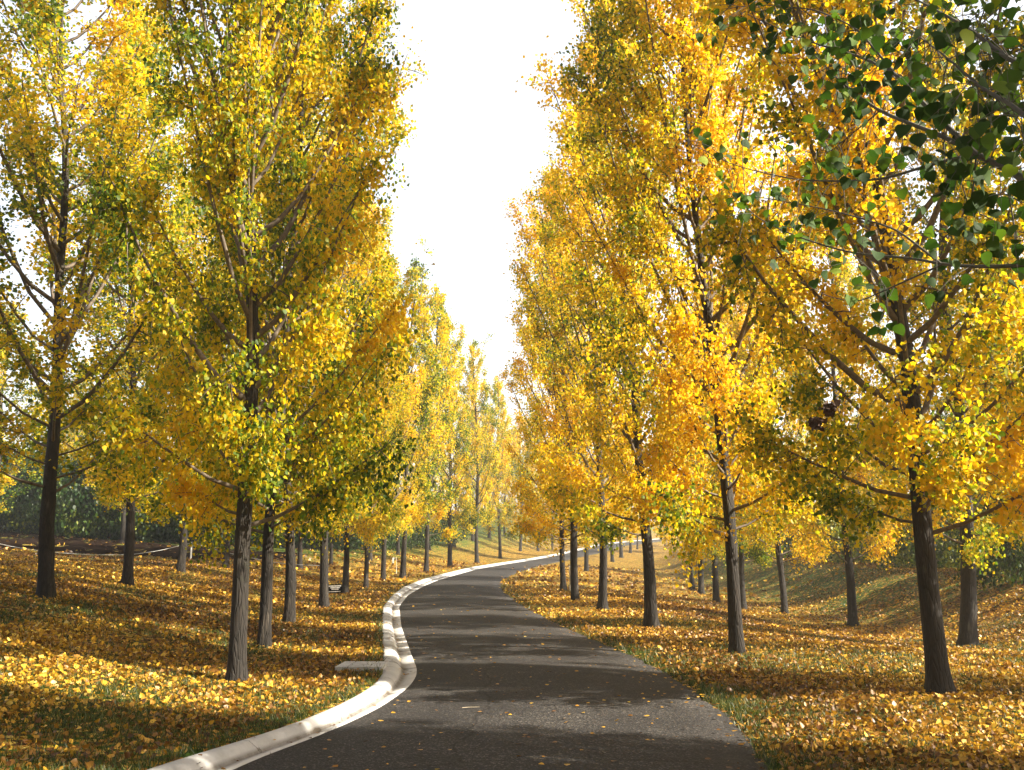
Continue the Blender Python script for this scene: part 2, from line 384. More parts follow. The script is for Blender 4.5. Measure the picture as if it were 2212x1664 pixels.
# ------------------------------------------------------------------ leaves and trees
def leaf_geo(P, size, rng, fold=True, hang=.6, flat=0.0, tip_out=None):
    n_ = len(P)
    nrm = rng.normal(size=(n_, 3)); nrm[:, 2] = nrm[:, 2]*(.75)+flat*rng.uniform(1.0, 3.2, n_)
    nrm /= np.linalg.norm(nrm, axis=1)[:, None]
    d = rng.normal(size=(n_, 3))*.7; d[:, 2] -= hang
    d -= (d*nrm).sum(1)[:, None]*nrm; d /= np.linalg.norm(d, axis=1)[:, None]+1e-9
    s = np.cross(d, nrm)
    L = (size*rng.uniform(.45, 1.3, n_))[:, None]; W = L*rng.uniform(.42, .55, n_)[:, None]
    f = nrm*L*rng.uniform(.05, .25, n_)[:, None]
    if fold:
        b_ = P; t = P+d*L
        l1 = P+d*L*.22-s*W+f; l2 = P+d*L*.55-s*W*.78+f*.8; r1 = P+d*L*.22+s*W+f; r2 = P+d*L*.55+s*W*.78+f*.8
        v = np.stack([b_, l1, l2, t, r2, r1], 1).reshape(-1, 3)
        o = np.arange(n_)*6
        q = np.concatenate([np.stack([o, o+1, o+2, o+3], -1), np.stack([o, o+3, o+4, o+5], -1)])
        return v, q, 6
    v = np.stack([P, P+d*L*.38-s*W, P+d*L, P+d*L*.38+s*W], 1).reshape(-1, 3)
    o = np.arange(n_)*4
    return v, np.stack([o, o+1, o+2, o+3], -1), 4

def tube(pts, rad, k, V, Q):
    pts = np.array(pts, float); n_ = len(pts); base = sum(len(a) for a in V)
    t = np.gradient(pts, axis=0); t /= np.linalg.norm(t, axis=1)[:, None]+1e-9
    ref = np.array([1., 0, 0]) if abs(t[0][0]) < .8 else np.array([0, 1., 0])
    a = np.cross(t, ref); a /= np.linalg.norm(a, axis=1)[:, None]; b_ = np.cross(t, a)
    th = np.arange(k)/k*2*np.pi
    ring = pts[:, None]+(a[:, None]*np.cos(th)[None, :, None]+b_[:, None]*np.sin(th)[None, :, None])*np.array(rad)[:, None, None]
    V.append(ring.reshape(-1, 3))
    i = np.arange(n_-1)[:, None]*k; j = np.arange(k)[None, :]; j2 = (j+1) % k
    Q.append((base+np.stack([i+j, i+j2, i+k+j2, i+k+j], -1)).reshape(-1, 4))

def envelope(t): return np.interp(t, [0, .06, .2, .38, .6, .8, .92, 1.0], [.75, .95, 1.05, 1.0, .80, .52, .30, .10])
def make_tree(seed, H=15.0, h0=1.8, Rm=2.2, nleaf=30000, lsize=.085, fold=True, nb=62, sides=12):
    rng = np.random.default_rng(seed)
    # trunk, wandering a little
    nz = 46; zz = np.concatenate([[-.25, -.05, .05, .12, .22, .35, .55], np.linspace(.8, H*.985, nz)])
    wx = .10*np.sin(zz*.45+rng.uniform(0, 6))*np.clip(zz/4, 0, 1)+.035*np.sin(zz*1.3+rng.uniform(0, 6))*np.clip(zz/2, 0, 1)
    wy = .10*np.sin(zz*.4+rng.uniform(0, 6))*np.clip(zz/4, 0, 1)
    ax = np.stack([wx, wy, zz], 1)
    rad = .125*(1-(np.clip(zz, 0, H)/H)**.85*.93)+.032*np.exp(-np.clip(zz, 0, 9)/.14)+.015*np.exp(-np.clip(zz, 0, 9)/.6)
    k = sides; th = np.arange(k)/k*2*np.pi
    lob = 1+.05*np.sin(2*th[None]+zz[:, None]*.9+1)+.05*np.sin(3*th[None]-zz[:, None]*1.7)+rng.normal(0, .018, (len(zz), k))
    lob += (.30*np.exp(-np.clip(zz, 0, 9)/.15))[:, None]*np.sin(4*th[None]+rng.uniform(0, 6))*.5
    for _ in range(5):     # branch scars / knots
        a0, z0 = rng.uniform(0, 6.28), rng.uniform(.6, 3.2)
        lob += .16*np.exp(-((zz[:, None]-z0)/.09)**2)*np.clip(np.cos(th[None]-a0), 0, 1)**4
    ring = ax[:, None, :].repeat(k, 1)
    ring[:, :, 0] += np.cos(th)[None]*rad[:, None]*lob; ring[:, :, 1] += np.sin(th)[None]*rad[:, None]*lob
    i = np.arange(len(zz)-1)[:, None]*k; j = np.arange(k)[None]; j2 = (j+1) % k
    tq = np.stack([i+j, i+j2, i+k+j2, i+k+j], -1).reshape(-1, 4)
    tr = mesh_np('trunk', ring.reshape(-1, 3), quads=tq, mat=M_BARK, smooth=True)
    # limbs
    V, Q, C, W, CV = [], [], [], [], []
    azs = rng.uniform(0, 6.28)
    for b_ in range(nb):
        f = (b_+rng.uniform(0, .9))/nb; z0 = h0+(H*.95-h0)*f**1.12
        azs += 2.4+rng.normal(0, .35); az = azs
        base = np.array([np.interp(z0, zz, wx), np.interp(z0, zz, wy), z0])
        tt = (z0-h0)/(H-h0)
        rr = Rm*envelope(min(1, tt+.10))*rng.uniform(.62, 1.12)
        up = rr*rng.uniform(1.1, 2.1)+.2
        if rng.uniform() < .10 and tt < .5: up *= 1.9; rr *= .85
        if tt < .20: up *= .22+.78*tt/.20
        dirh = np.array([math.cos(az), math.sin(az), 0])
        s = np.linspace(0, 1, 7)
        side = np.array([-dirh[1], dirh[0], 0])*rng.normal(0, .16)*rr
        pts = base+dirh*(rr*(s**.85))[:, None]+np.array([0, 0, 1.])*(up*(s**1.25))[:, None]+side*(s**2)[:, None]+rng.normal(0, .02, (7, 3))*s[:, None]
        r0 = np.clip(.012+.018*rr*(1-.3*tt), .012, .055)*(.55 if tt < .10 else 1)
        tube(pts, r0*(1-.85*s), 6 if fold else 4, V, Q)
        nt_ = int(4+rr*6); cvb = rng.uniform()
        for q in range(nt_):
            u = rng.uniform(.30, 1.0); p = np.array([np.interp(u, s, pts[:, c]) for c in range(3)])
            ln = rng.uniform(.25, .75)*(1.15-u*.5)*(.5+.3*rr)
            dv = dirh*rng.uniform(.1, 1)+rng.normal(0, .65, 3); dv[2] = abs(dv[2])*.7+rng.normal(0.15, .35) if tt > .16 or u < .35 else rng.normal(-.45, .4); dv /= np.linalg.norm(dv)
            sg = np.linspace(0, 1, 4); tp = p+dv*(ln*sg)[:, None]+np.array([0, 0, -.18*ln])*(sg**2)[:, None]
            tube(tp, r0*.28*(1-.8*sg)+.0015, 3, V, Q)
            for a_ in np.linspace(.15, 1, 4):
                C.append(p+dv*ln*a_); W.append(.085+.05*ln); CV.append(.6*cvb+.4*rng.uniform())
        C.append(pts[-1]); W.append(.2); CV.append(cvb)
    C = np.array(C); W = np.array(W); CV = np.array(CV)
    br = mesh_np('branches', np.vstack(V), quads=np.vstack(Q), mat=M_TWIG, smooth=True)
    pw = rng.uniform(.15, 1.0, len(C)); pw /= pw.sum()
    idx = rng.choice(len(C), nleaf, p=pw)
    P = C[idx]+rng.normal(size=(nleaf, 3))*W[idx][:, None]
    v, q, m_ = leaf_geo(P, lsize, rng, fold)
    lv = rng.uniform(size=nleaf).repeat(m_); cv = CV[idx].repeat(m_)
    fo = mesh_np('foliage', v, quads=q, mat=M_GOLD, attrs={'lv': lv, 'cv': cv})
    return tr, br, fo
NEAR = [make_tree(s, nleaf=84000, lsize=.066, nb=84) for s in (11, 12, 13)]
MID = [make_tree(s, nleaf=46000, lsize=.078, nb=70, fold=False, sides=10) for s in (21, 22, 23)]
FAR = [make_tree(s, nleaf=22000, lsize=.108, fold=False, nb=50, sides=8) for s in (31, 32, 33)]

tree_i = [0]
def place_tree(p, width_m, H, label, group, g=0.0, rm=1.0, top=None, rot=None, sparse=False):
    """p: base; width_m: trunk diameter at breast height; top: (x, z) point the stem passes at the base depth."""
    d = math.hypot(p[0], p[1]); i = tree_i[0]; tree_i[0] += 1
    rr = random.Random(i*7+3)
    lib = NEAR if d < 19 else (MID if d < 48 else FAR)
    tr, br, fo = lib[i % 3]
    e = empty('poplar_tree', tuple(p)); tag(e, label, 'tree', group)
    az = rr.uniform(0, 6.28) if rot is None else rot
    sz = H/15.0; k = rm*(.6+.4*sz)
    M = Matrix.Rotation(az, 4, 'Z')
    if top is not None:
        lean = math.atan2(top[0]-p[0], top[1]-p[2])
        M = Matrix.Rotation(lean, 4, 'Y') @ M
    else: M = Matrix.Rotation(rr.gauss(0, .012), 4, 'Y') @ M
    e.matrix_world = Matrix.Translation(p) @ M @ Matrix.Diagonal((1, 1, sz, 1))
    kt = width_m/.25
    t = obj('trunk', tr, e); t.scale = (kt, kt, 1)
    b_ = obj('branches', br, e); b_.scale = (k, k, 1)
    f = obj('foliage', fo, e); f.scale = (k, k, 1); f.color = (g+(.07 if p[0] > 0 else .06), 0, 0, 1)
    return e
def dead_clump(e, p, r=.18, seed=0):      # a tangle of withered leaves caught on a limb
    rng = np.random.default_rng(seed)
    v, q, _ = leaf_geo(rng.normal(size=(60, 3))*r*.5, .08, rng, True)
    o = obj('dead_leaf_clump', mesh_np('dead_leaf_clump', v, quads=q, mat=M_DEAD), e)
    o.matrix_world = Matrix.Translation(p)
    o.matrix_parent_inverse = Matrix.Identity(4)
    bpy.context.view_layer.update()
    o.matrix_basis = e.matrix_world.inverted() @ Matrix.Translation(p)

GA = 'poplars lining the left side of the driveway'; GB = 'poplars of the second row on the left'
GC = 'poplars lining the right side of the driveway'; GD = 'poplars of the second row on the right'
GE = 'distant trees'
# (U, V of the foot, trunk width px, height, green bias, crown factor, stem point higher up or None, group, label)
T = [
 (510,1476,39,14.5,-.10,.76,(546,60),GA,'nearest poplar on the left, thick grey trunk standing just left of the kerb'),
 (570,1399,26,14.0,-.04,.80,(586,1150),GA,'slim poplar whose sunlit trunk leans right, just behind the nearest left poplar'),
 (625,1346,23,14.0,-.02,.85,(622,1150),GA,'upright poplar with sun spot high on its trunk, right of the leaning one'),
 (700,1311,20,14.0,.0,.85,(702,1150),GA,'poplar whose trunk stands against the left edge of the small black sign'),
 (745,1283,13,15.0,.02,.85,None,GA,'poplar standing just right of the small black sign'),
 (790,1271,10,15.0,.05,.8,None,GA,'thin pale stemmed poplar, second to the right of the small black sign'),
 (827,1253,11.5,16.0,.05,.85,None,GA,'poplar just left of the thin pale stake near the kerb'),
 (870,1248,12,16.8,-.12,.9,None,GA,'dark stemmed poplar just right of the thin pale stake near the kerb'),
 (920,1236,10.5,17.2,-.02,.9,None,GA,'poplar with green lower leaves above the bend of the kerb'),
 (972,1225,10.5,18.0,-.08,.85,(968,1000),GA,'tall poplar with forked bare upper stems left of the sky gap'),
 (1030,1216,9,17.8,.0,.8,None,GA,'tall thin poplar below the bottom of the sky gap'),
 (1080,1207,7.5,16.5,.04,.85,None,GA,'slender poplar with a dark tuft halfway up its stem, right of the sky gap'),
 (1124,1191,6.4,15,.05,.9,None,GA,'poplar behind the kerb where the driveway swings right'),
 (1162,1191,5.5,15,.05,.9,None,GA,'small distant poplar next to last in the left driveway row'),
 (1193,1186,4.5,15,.02,.9,None,GA,'last visible poplar of the left driveway row, by the vanishing kerb'),
 (100,1291,33,15.0,-.08,1.10,(122,640),GB,'big poplar at the left edge of the picture with flared trunk foot'),
 (275,1263,22,15.5,-.08,1.12,(281,1000),GB,'poplar with spreading roots between the left edge one and the white rope post'),
 (390,1236,17,14.5,-.06,1.1,None,GB,'poplar standing just left of the white rope post'),
 (487,1227,13,14.0,-.05,1.05,None,GB,'poplar half hidden behind the nearest left poplar trunk'),
 (574,1224,8,13,-.05,.85,None,GB,'thin poplar hidden behind the leaning sunlit trunk'),
 (647,1231,11,13.5,-.02,.85,None,GB,'poplar the low rope crosses, behind the row on the left'),
 (715,1221,8,13,.0,.85,None,GB,'small poplar right behind the poplar at the black sign'),
 (800,1211,9,13,.0,.85,None,GB,'small poplar with a bright lit stem between two driveway poplars'),
 (860,1199,8,13,-.1,.85,None,GB,'small dark poplar at the grass behind the pale stake'),
 (928,1188,7,14,-.05,.85,None,GB,'small poplar on the green slope, left of the tall forked one'),
 (980,1181,8,14,-.04,.85,None,GB,'small poplar on the green slope, touching the tall forked one on its right'),
 (1021,1169,7.3,14,.02,.85,None,GB,'small thick stemmed poplar on the slope below the sky gap'),
 (1057,1163,7,14,.04,.85,None,GB,'small poplar standing alone on the striped green slope'),
 (1090,1158,5,14,.04,.85,None,GB,'thin poplar high on the striped green slope'),
 (1115,1152,5,14,.04,.85,None,GB,'farthest poplar at the top of the striped green slope'),
 (2030,1500,48,14.5,.06,.92,(1922,660),GC,'nearest poplar on the right, thick dark trunk leaning left'),
 (1592,1409,31,15.0,.08,.90,(1528,640),GC,'second poplar on the right, furrowed trunk leaning left with a pale scar'),
 (1408,1356,27,15.5,.08,.92,(1362,700),GC,'third poplar on the right, dark trunk between the driveway and the swale'),
 (1302,1316,19,15.5,.10,.92,(1293,950),GC,'fourth poplar on the right, grey trunk beside the driveway verge'),
 (1243,1297,18,15.0,.10,.92,(1235,1150),GC,'poplar on the right verge with the brightest sunlit side'),
 (1217,1275,13,14.5,.08,.95,(1212,1150),GC,'dark poplar trunk touching the left of the bright sunlit one'),
 (1267,1234,10,15,.10,.9,None,GC,'poplar half dark half lit in front of the far bend of the driveway'),
 (1323,1214,8,15,.10,.9,None,GC,'poplar before the far end of the driveway, right of the grey trunk'),
 (1342,1205,8,15,.08,.9,None,GC,'small poplar beside the far end of the driveway'),
 (1362,1195,6,15,.08,.9,None,GC,'tiny poplar near the end of the right driveway row'),
 (1377,1187,4,15,.08,.9,None,GC,'last tiny poplar of the right driveway row'),
 (2090,1396,34,14.5,-.02,.85,(2078,1100),GD,'dark upright poplar at the right edge, behind the nearest right one'),
 (1842,1351,19,14.0,.05,.85,(1812,900),GD,'poplar at the foot of the bank left of the nearest right one, right side lit'),
 (1695,1326,15,13.5,.0,.85,None,GD,'slim poplar at the foot of the shaded green bank'),
 (1605,1315,14,13.5,.02,.85,None,GD,'poplar half hidden behind the second poplar on the right'),
 (1548,1301,15,14,.05,.85,None,GD,'rightmost of three poplars close together in the sunny swale'),
 (1515,1283,13,14,.05,.85,None,GD,'middle one of three poplars close together in the sunny swale'),
 (1495,1275,11,14,.05,.85,None,GD,'leftmost of three poplars close together in the sunny swale'),
]
tops = {}
TREES = []
for (U, V, wpx, H, g, rm, tp, grp, lab) in T:
    p = ground(U, V); wm = wpx*math.hypot(p[1], 0)/F*.98
    t2 = None
    if tp:
        q = at_y(tp[0], tp[1], p[1]); t2 = (q[0], q[2])
    e = place_tree(p, wm, H, lab, grp, g, rm, t2); TREES.append((e, p))
    print('tree', U, V, 'at', [round(float(c), 1) for c in p], 'w', round(wm, 2))
# trees behind the bank on the right, behind the hedge and beyond the hill
B = [
 (2140,1236,6,9.5,-.10,.9,'tree with a thin pale lit stem on top of the right bank'),
 (1957,1209,5,9,-.06,.9,'left one of a pair of thin pale stems on the bank top'),
 (1992,1208,6,9.5,-.04,.95,'right one of a pair of thin pale stems on the bank top'),
 (1885,1205,5,9,-.12,1.0,'yellow green tree on the bank behind the poplar with lit bark'),
 (1760,1202,5,10,-.10,1.0,'yellow green tree on the bank behind the slim poplar'),
 (1650,1199,5,11,-.08,1.0,'yellow green tree at the far end of the bank'),
 (2075,1222,6,8.5,-.16,1.0,'green leaved tree behind the bank, left of the right edge poplar'),
 (2215,1262,12,9.5,-.28,1.0,'dark green tree cut by the right edge of the picture'),
]
for (U, V, wpx, H, g, rm, lab) in B:
    p = ground(U, V); place_tree(p, min(.3, wpx*p[1]/F), H, lab, GE, g, rm)
BG = [(19,30,-.12,''),(23,36,-.05,''),(18.5,38,-.1,''),(22,44,-.02,''),(26,29,-.14,''),(31,40,-.1,''),(-30,128,-.02,'far left'),(-20,140,.02,'left'),(-11,128,.05,''),(-4,150,.06,''),(3,135,.06,''),(9,152,.06,''),(14,140,.08,''),(24,158,.05,''),(30,140,.05,''),(37,150,.05,''),(44,135,0,''),(52,150,0,''),(27,120,.04,''),(20,118,.04,''),(38,112,.0,''),(48,105,-.05,''),(-38,118,-.05,''),(-24,62,-.05,''),(-29,56,-.08,''),(-20,70,-.05,''),(-33,50,-.08,''),(-15,80,0,''),(-36,60,-.1,''),(-46,105,-.1,''),(30,90,-.02,''),(38,78,-.05,''),(26,72,0,''),(33,62,-.06,''),(27,52,-.05,''),(-50,90,-.1,''),(-42,96,-.1,'')]
for (x, y, g, _) in BG:
    p = np.array([x, y, float(h(x, y))])
    place_tree(p, .3 if y > 50 or x < 0 else .2, (13 if y > 50 or x < 0 else 8.5)+2*math.sin(x*3+y), 'golden tree in the distant mass of trees beyond the lawn', 'trees of the distant backdrop', g, 1.25)
# unseen poplars, added to cast banding shadows and to block sky light from behind
OFF = [(5.2,6.2,'on the right verge just ahead of the photographer'),(5.0,.9,'on the right verge beside the photographer'),(5.2,-4.6,'on the right verge behind the photographer'),(5.4,-9.8,'on the right verge far behind the photographer'),
       (9.0,10.8,'below the bank outside the right edge of the picture'),(9.2,5.7,'second row on the right, ahead of the photographer'),(9.2,.5,'second row on the right, beside the photographer'),(9.3,-5.0,'second row on the right, behind the photographer'),
       (13.8,20.2,'on the bank outside the right edge, farthest of those'),(13.4,15.3,'on the bank outside the right edge, middle one'),(13.2,10.5,'on the bank outside the right edge, nearer one'),(13.2,5.3,'on the bank to the right of the photographer'),(13.2,.1,'on the bank behind the photographer'),
       (-6.0,6.5,'on the left verge outside the left edge of the picture'),(-6.2,.5,'on the left verge beside the photographer'),(-6.2,-5.5,'on the left verge behind the photographer'),(-6.0,-11,'on the left verge far behind the photographer'),
       (-1.5,-14,'on the driveway bend behind the photographer, left one'),(2.2,-15,'on the driveway bend behind the photographer, right one'),(-11,4,'second row on the left, beside the photographer'),(-11,-3,'second row on the left, behind the photographer')]
for x, y, s_ in OFF:
    p = np.array([x, y, float(h(x, y))]); place_tree(p, .26, 14, ('poplar '+s_)[:], 'unseen poplars added for their shade', .02, .50 if x > 0 else .8)

# ------------------------------------------------------------------ shrubs and hedge
def make_bush(seed, n_, ls, stemn=7):
    rng = np.random.default_rng(seed)
    th = rng.uniform(0, 6.28, n_); z = rng.uniform(0, 1, n_)**.75; r = np.sqrt(rng.uniform(.15, 1, n_))*np.interp(z, [0, .15, .6, 1], [.72, 1, .9, .35])
    lump = 1+.16*np.sin(3*th+5*z+seed)+.12*np.sin(7*th-9*z)+.1*np.sin(13*z+2*th)
    P = np.stack([np.cos(th)*r*lump, np.sin(th)*r*lump, -.02+z*1.06*(1+.09*np.sin(4*th+seed)+.06*np.sin(9*th))], 1)
    P += rng.normal(0, .03, P.shape)
    v, q, m_ = leaf_geo(P, ls, rng, False)
    fo = mesh_np('foliage', v, quads=q, mat=M_GREEN, attrs={'lv': rng.uniform(size=n_).repeat(m_), 'cv': (.5+.5*np.sin(5*th+7*z)).repeat(m_)})
    V, Q = [], []
    for k in range(stemn):
        a = rng.uniform(0, 6.28); rr = rng.uniform(.1, .5); s = np.linspace(0, 1, 4)
        tube(np.stack([np.cos(a)*rr*s, np.sin(a)*rr*s, -.04+.7*s], 1), .02*(1-.6*s), 5, V, Q)
    return fo, mesh_np('stems', np.vstack(V), quads=np.vstack(Q), mat=M_TWIG, smooth=True)
BUSH = [make_bush(s, 9000, .055) for s in (1, 2, 3)]
def place_bush(p, wd, ht, label, group, g=0, i=0):
    e = empty('shrub', tuple(p)); tag(e, label, 'shrub', group)
    e.scale = (wd/2, wd/2, ht); e.rotation_euler = (0, 0, i*1.7)
    fo, st = BUSH[i % 3]
    f = obj('foliage', fo, e); f.color = (g, 0, 0, 1); obj('stems', st, e)
    return e
HB = [(-60,1140,'outermost left'),(20,1146,''),(85,1152,''),(160,1158,''),(235,1163,''),(310,1167,''),(380,1171,''),(450,1175,''),(520,1178,''),(590,1180,''),(655,1183,''),(715,1186,''),(770,1186,''),(825,1184,''),(880,1180,''),(930,1173,'')]
for i, (U, V, _) in enumerate(HB):
    p = ground(U, V)
    place_bush(p, 6.8 if U < 700 else 5.5, (4.8 if U < 700 else 3.2)+.5*math.sin(i*2.1), 'dark green shrub of the dense hedge behind the bare soil on the left', 'shrubs of the dark hedge on the left', .10+.06*math.sin(i*3), i)
for i, (x, y, wd, ht) in enumerate([(17.5,33,4.5,2.6),(19,37,4.8,3.0),(17.5,42,4.6,2.6),(20,47,5,3.2),(18,52,5,2.8),(21,27,4,2.4),(16.5,24,3.6,2.0),(22,58,5.5,3.4),(24,33,5,3.2),(17,64,5,3)]):
    place_bush(np.array([x, y, float(h(x, y))]), wd, ht, 'yellow green shrub in the thicket beyond the right bank', 'shrubs of the thicket beyond the right bank', .42+.08*math.sin(i*2), i)
for i, (U, V, wd, ht, lab) in enumerate([(1800,1204,3.6,1.6,'low green shrub on the bank crest left of the pale stem pair'),(1700,1200,4.0,1.8,'low green shrub at the far end of the bank crest'),(2060,1222,3.0,1.3,'low green shrub on the bank crest behind the nearest right trunk'),(2190,1262,2.6,2.2,'dark shrub on the bank crest at the right edge'),(1920,1208,3.2,1.4,'low green shrub on the bank crest right of the poplar with lit bark')]):
    place_bush(ground(U, V), wd, ht, lab, 'shrubs on the bank crest', .28, i)

# ------------------------------------------------------------------ rope fence, stakes, sign
def bm_obj(name, V, Q, m, parent=None): return obj(name, mesh_np(name, np.vstack(V), quads=np.vstack(Q), mat=m, smooth=True), parent)
def capped(pts, rad, k):
    V, Q = [], []; pts = [np.array(p, float) for p in pts]
    tube([pts[0]]+pts+[pts[-1]+(pts[-1]-pts[-2])*1e-3], [0]+[r for r in rad]+[0], k, V, Q); return V, Q
g1 = ground(412, 1211); t1 = at_y(413, 1171, g1[1])
V, Q = [], []
hp = t1[2]-g1[2]
e = empty('rope_post', tuple(g1)); tag(e, 'slender white post holding up the rope beside the bare soil', 'post')
V, Q = capped([(0, 0, -.1), (0, 0, hp-.02), (0, 0, hp)], [.035, .033, .028], 10); bm_obj('post', V, Q, M_WHITE, e)
V, Q = [], []; tube([(-.05*math.cos(a), -.02, hp-.06+.05*math.sin(a)) for a in np.linspace(0, 3.14, 7)], [.008]*7, 5, V, Q); bm_obj('hook', V, Q, M_STEEL, e)
def rope(name, P, label, r=.012):
    # P: pixel path with depth; smooth polyline
    pts = [at_y(u, v, y) for u, v, y in P]
    pts = np.array(pts); k = np.linspace(0, len(pts)-1, 60)
    c = np.stack([np.interp(k, range(len(pts)), pts[:, i]) for i in range(3)], 1)
    for _ in range(6): c[1:-1] = (c[:-2]+2*c[1:-1]+c[2:])/4
    V, Q = [], []; tube(c, [r]*60, 5, V, Q)
    tag(bm_obj(name, V, Q, M_ROPE), label, 'rope', 'ropes of the low fence on the left')
y1 = g1[1]
rope('rope', [(-40,1164,y1-4),(10,1178,y1-3.5),(60,1187,y1-3),(120,1194,y1-2.5),(200,1199,y1-2),(280,1199,y1-1.2),(345,1190,y1-.6),(413,1173,y1)], 'sagging pale rope from the left edge to the white post')
rope('rope', [(413,1173,y1),(450,1183,y1),(490,1194,y1),(530,1203,y1),(570,1211,y1-.5),(620,1219,y1-2),(680,1222,y1-4),(712,1223,y1-5)], 'sagging pale rope running right from the white post to the black sign poplar')
gs = ground(856, 1243); ts = at_y(854, 1204, gs[1]); hs = ts[2]-gs[2]
e = empty('marker_stake', tuple(gs)); tag(e, 'thin pale stake with bent top and white tag, left of the kerb bend', 'stake')
V, Q = capped([(0, 0, -.1), (0, 0, hs*.6), (-.03, 0, hs)], [.022, .02, .018], 6); bm_obj('pole', V, Q, M_STAKE, e)
V, Q = capped([(-.03, 0, hs), (-.12, 0, hs+.05), (-.2, 0, hs+.0)], [.012]*3, 5); bm_obj('arm', V, Q, M_STAKE, e)
obj('tag', prism('tag', [(-.23, 0, hs-.02), (-.15, 0, hs-.02), (-.13, .02, hs-.02), (-.21, .02, hs-.02)], .28, M_WHITE), e)
gs = ground(1232, 1277); ts = at_y(1229, 1222, gs[1]); hs = ts[2]-gs[2]
e = empty('support_stake', tuple(gs)); tag(e, 'short weathered stake between the dark and the brightest sunlit trunk', 'stake')
V, Q = capped([(0, 0, -.1), (0, 0, hs*.6), (-.03, 0, hs)], [.04, .04, .036], 6); bm_obj('pole', V, Q, M_STAKE, e)

gs = ground(723, 1298); yb = gs[1]
a = at_y(708, 1263, yb); b_ = at_y(739, 1262, yb); c_ = at_y(739, 1281, yb); d_ = at_y(708, 1282, yb)
e = empty('notice_sign', tuple(gs)); tag(e, 'small black notice sign with white lettering on a thin stake', 'sign')
def rel(p, dy=0): return (p[0]-gs[0], p[1]-gs[1]+dy, p[2]-gs[2])
me = bpy.data.meshes.new('board'); q4 = [rel(a), rel(b_), rel(c_), rel(d_)]; bk = [(x, y+.015, z) for x, y, z in q4]
me.from_pydata(q4+bk, [], [(0, 3, 2, 1), (4, 5, 6, 7), (0, 1, 5, 4), (1, 2, 6, 5), (2, 3, 7, 6), (3, 0, 4, 7)]); me.materials.append(M_BLACK); obj('board', me, e)
V, Q = capped([(0, .03, -.15), (0, .03, (q4[0][2]+q4[3][2])/2)], [.014, .014], 6); bm_obj('stake', V, Q, M_STEEL, e)
rr = random.Random(9); vs, fs = [], []
def on(u, v):
    A, B_, C_, D_ = [np.array(p) for p in q4]; p = (A*(1-u)+B_*u)*(1-v)+(D_*(1-u)+C_*u)*v; p[1] -= .004; return tuple(p)
for (u0, u1, v0, v1) in [(.08,.92,.12,.26), (.17,.84,.33,.45), (.26,.76,.51,.61), (.08,.93,.78,.87)]:
    u = u0
    while u < u1-.02:
        wd = rr.uniform(.022, .036)
        k = len(vs); vs += [on(u, v0), on(u+wd, v0), on(u+wd, v1), on(u, v1)]; fs.append((k, k+3, k+2, k+1)); u += wd+rr.choice([.006, .007, .006, .02])
me = bpy.data.meshes.new('lettering'); me.from_pydata(vs, [], fs); me.materials.append(simple('white_lettering', (.88,.87,.85), .4, .02)); obj('lettering', me, e)

# twig lying on the asphalt
tg = np.array(hit_profile(1016, 1540)); z0 = float(rz(tg[1]))+.05
V, Q = [], []; s = np.linspace(0, 1, 7)
tube(np.stack([tg[0]-.08+.17*s, tg[1]-.02+.06*s+.01*np.sin(5*s), np.full(7, z0)], 1), [.0025, .003, .003, .0025, .002, .002, .0015], 5, V, Q)
tag(bm_obj('twig', V, Q, M_STAKE), 'small pale twig lying on the near asphalt', 'twig')

# ------------------------------------------------------------------ near tree on the right whose branches hang into the frame
tx, ty = 2.75, 3.3; base = np.array([tx, ty, float(h(tx, ty))])
nt_e = empty('poplar_tree', tuple(base)); tag(nt_e, 'near green leaved poplar whose dark branches hang into the upper right corner', 'tree')
trn, brn, fon = make_tree(77, H=13, h0=5.0, Rm=2.0, nleaf=12000, lsize=.1, nb=40)
fon.materials.clear(); fon.materials.append(M_FORE)
obj('trunk', trn, nt_e); obj('branches', brn, nt_e); fu = obj('foliage', fon, nt_e); fu.color = (-.1, 0, 0, 1)
LB = [  # (pixel path with depth, thickness, leaves, spread)
 ([(2330,470,3.2),(2202,380,3.5),(2109,334,3.7),(2035,293,3.9),(1898,242,4.3),(1816,178,4.6),(1760,120,4.8)], .017, 95, .16),
 ([(2109,334,3.7),(1990,219,4.0),(1930,155,4.2),(1852,121,4.5),(1743,89,4.9),(1615,32,5.3)], .012, 75, .14),
 ([(2109,334,3.7),(2035,348,4.0),(1907,389,4.4),(1810,392,4.7),(1715,389,4.9),(1578,357,5.3),(1478,302,5.6)], .008, 50, .13),
 ([(2330,560,3.5),(2202,574,3.8),(2120,577,4.0),(2035,572,4.2),(1967,556,4.4),(1843,551,4.7),(1715,510,5.0),(1642,476,5.2),(1601,439,5.4)], .010, 24, .11),
 ([(2035,572,4.2),(1944,613,4.4),(1852,654,4.6),(1784,640,4.8),(1692,585,5.0)], .005, 5, .07),
 ([(2035,572,4.2),(1935,494,4.4),(1807,457,4.8),(1715,439,5.1),(1600,420,5.3)], .006, 34, .12),
 ([(2260,160,3.2),(2180,130,3.4),(2090,60,3.7),(2000,10,4.0),(1900,-40,4.3)], .012, 90, .17),
 ([(2270,300,3.0),(2190,230,3.2),(2120,190,3.4),(2040,120,3.7),(1960,60,4.0)], .010, 90, .15),
 ([(2109,334,3.7),(2100,430,3.8),(2060,500,4.0),(1990,540,4.2)], .004, 24, .10),
 ([(1898,242,4.3),(1840,290,4.5),(1790,330,4.7),(1740,330,4.9)], .004, 26, .10),
 ([(1930,155,4.2),(1850,60,4.5),(1760,20,4.8),(1640,10,5.1),(1560,20,5.4)], .006, 60, .11),
 ([(2202,574,3.8),(2180,420,3.6),(2150,420,3.8)], .004, 18, .08),
 ([(1843,551,4.7),(1900,600,4.5),(1925,640,4.4)], .003, 8, .05)]
rng = np.random.default_rng(8)
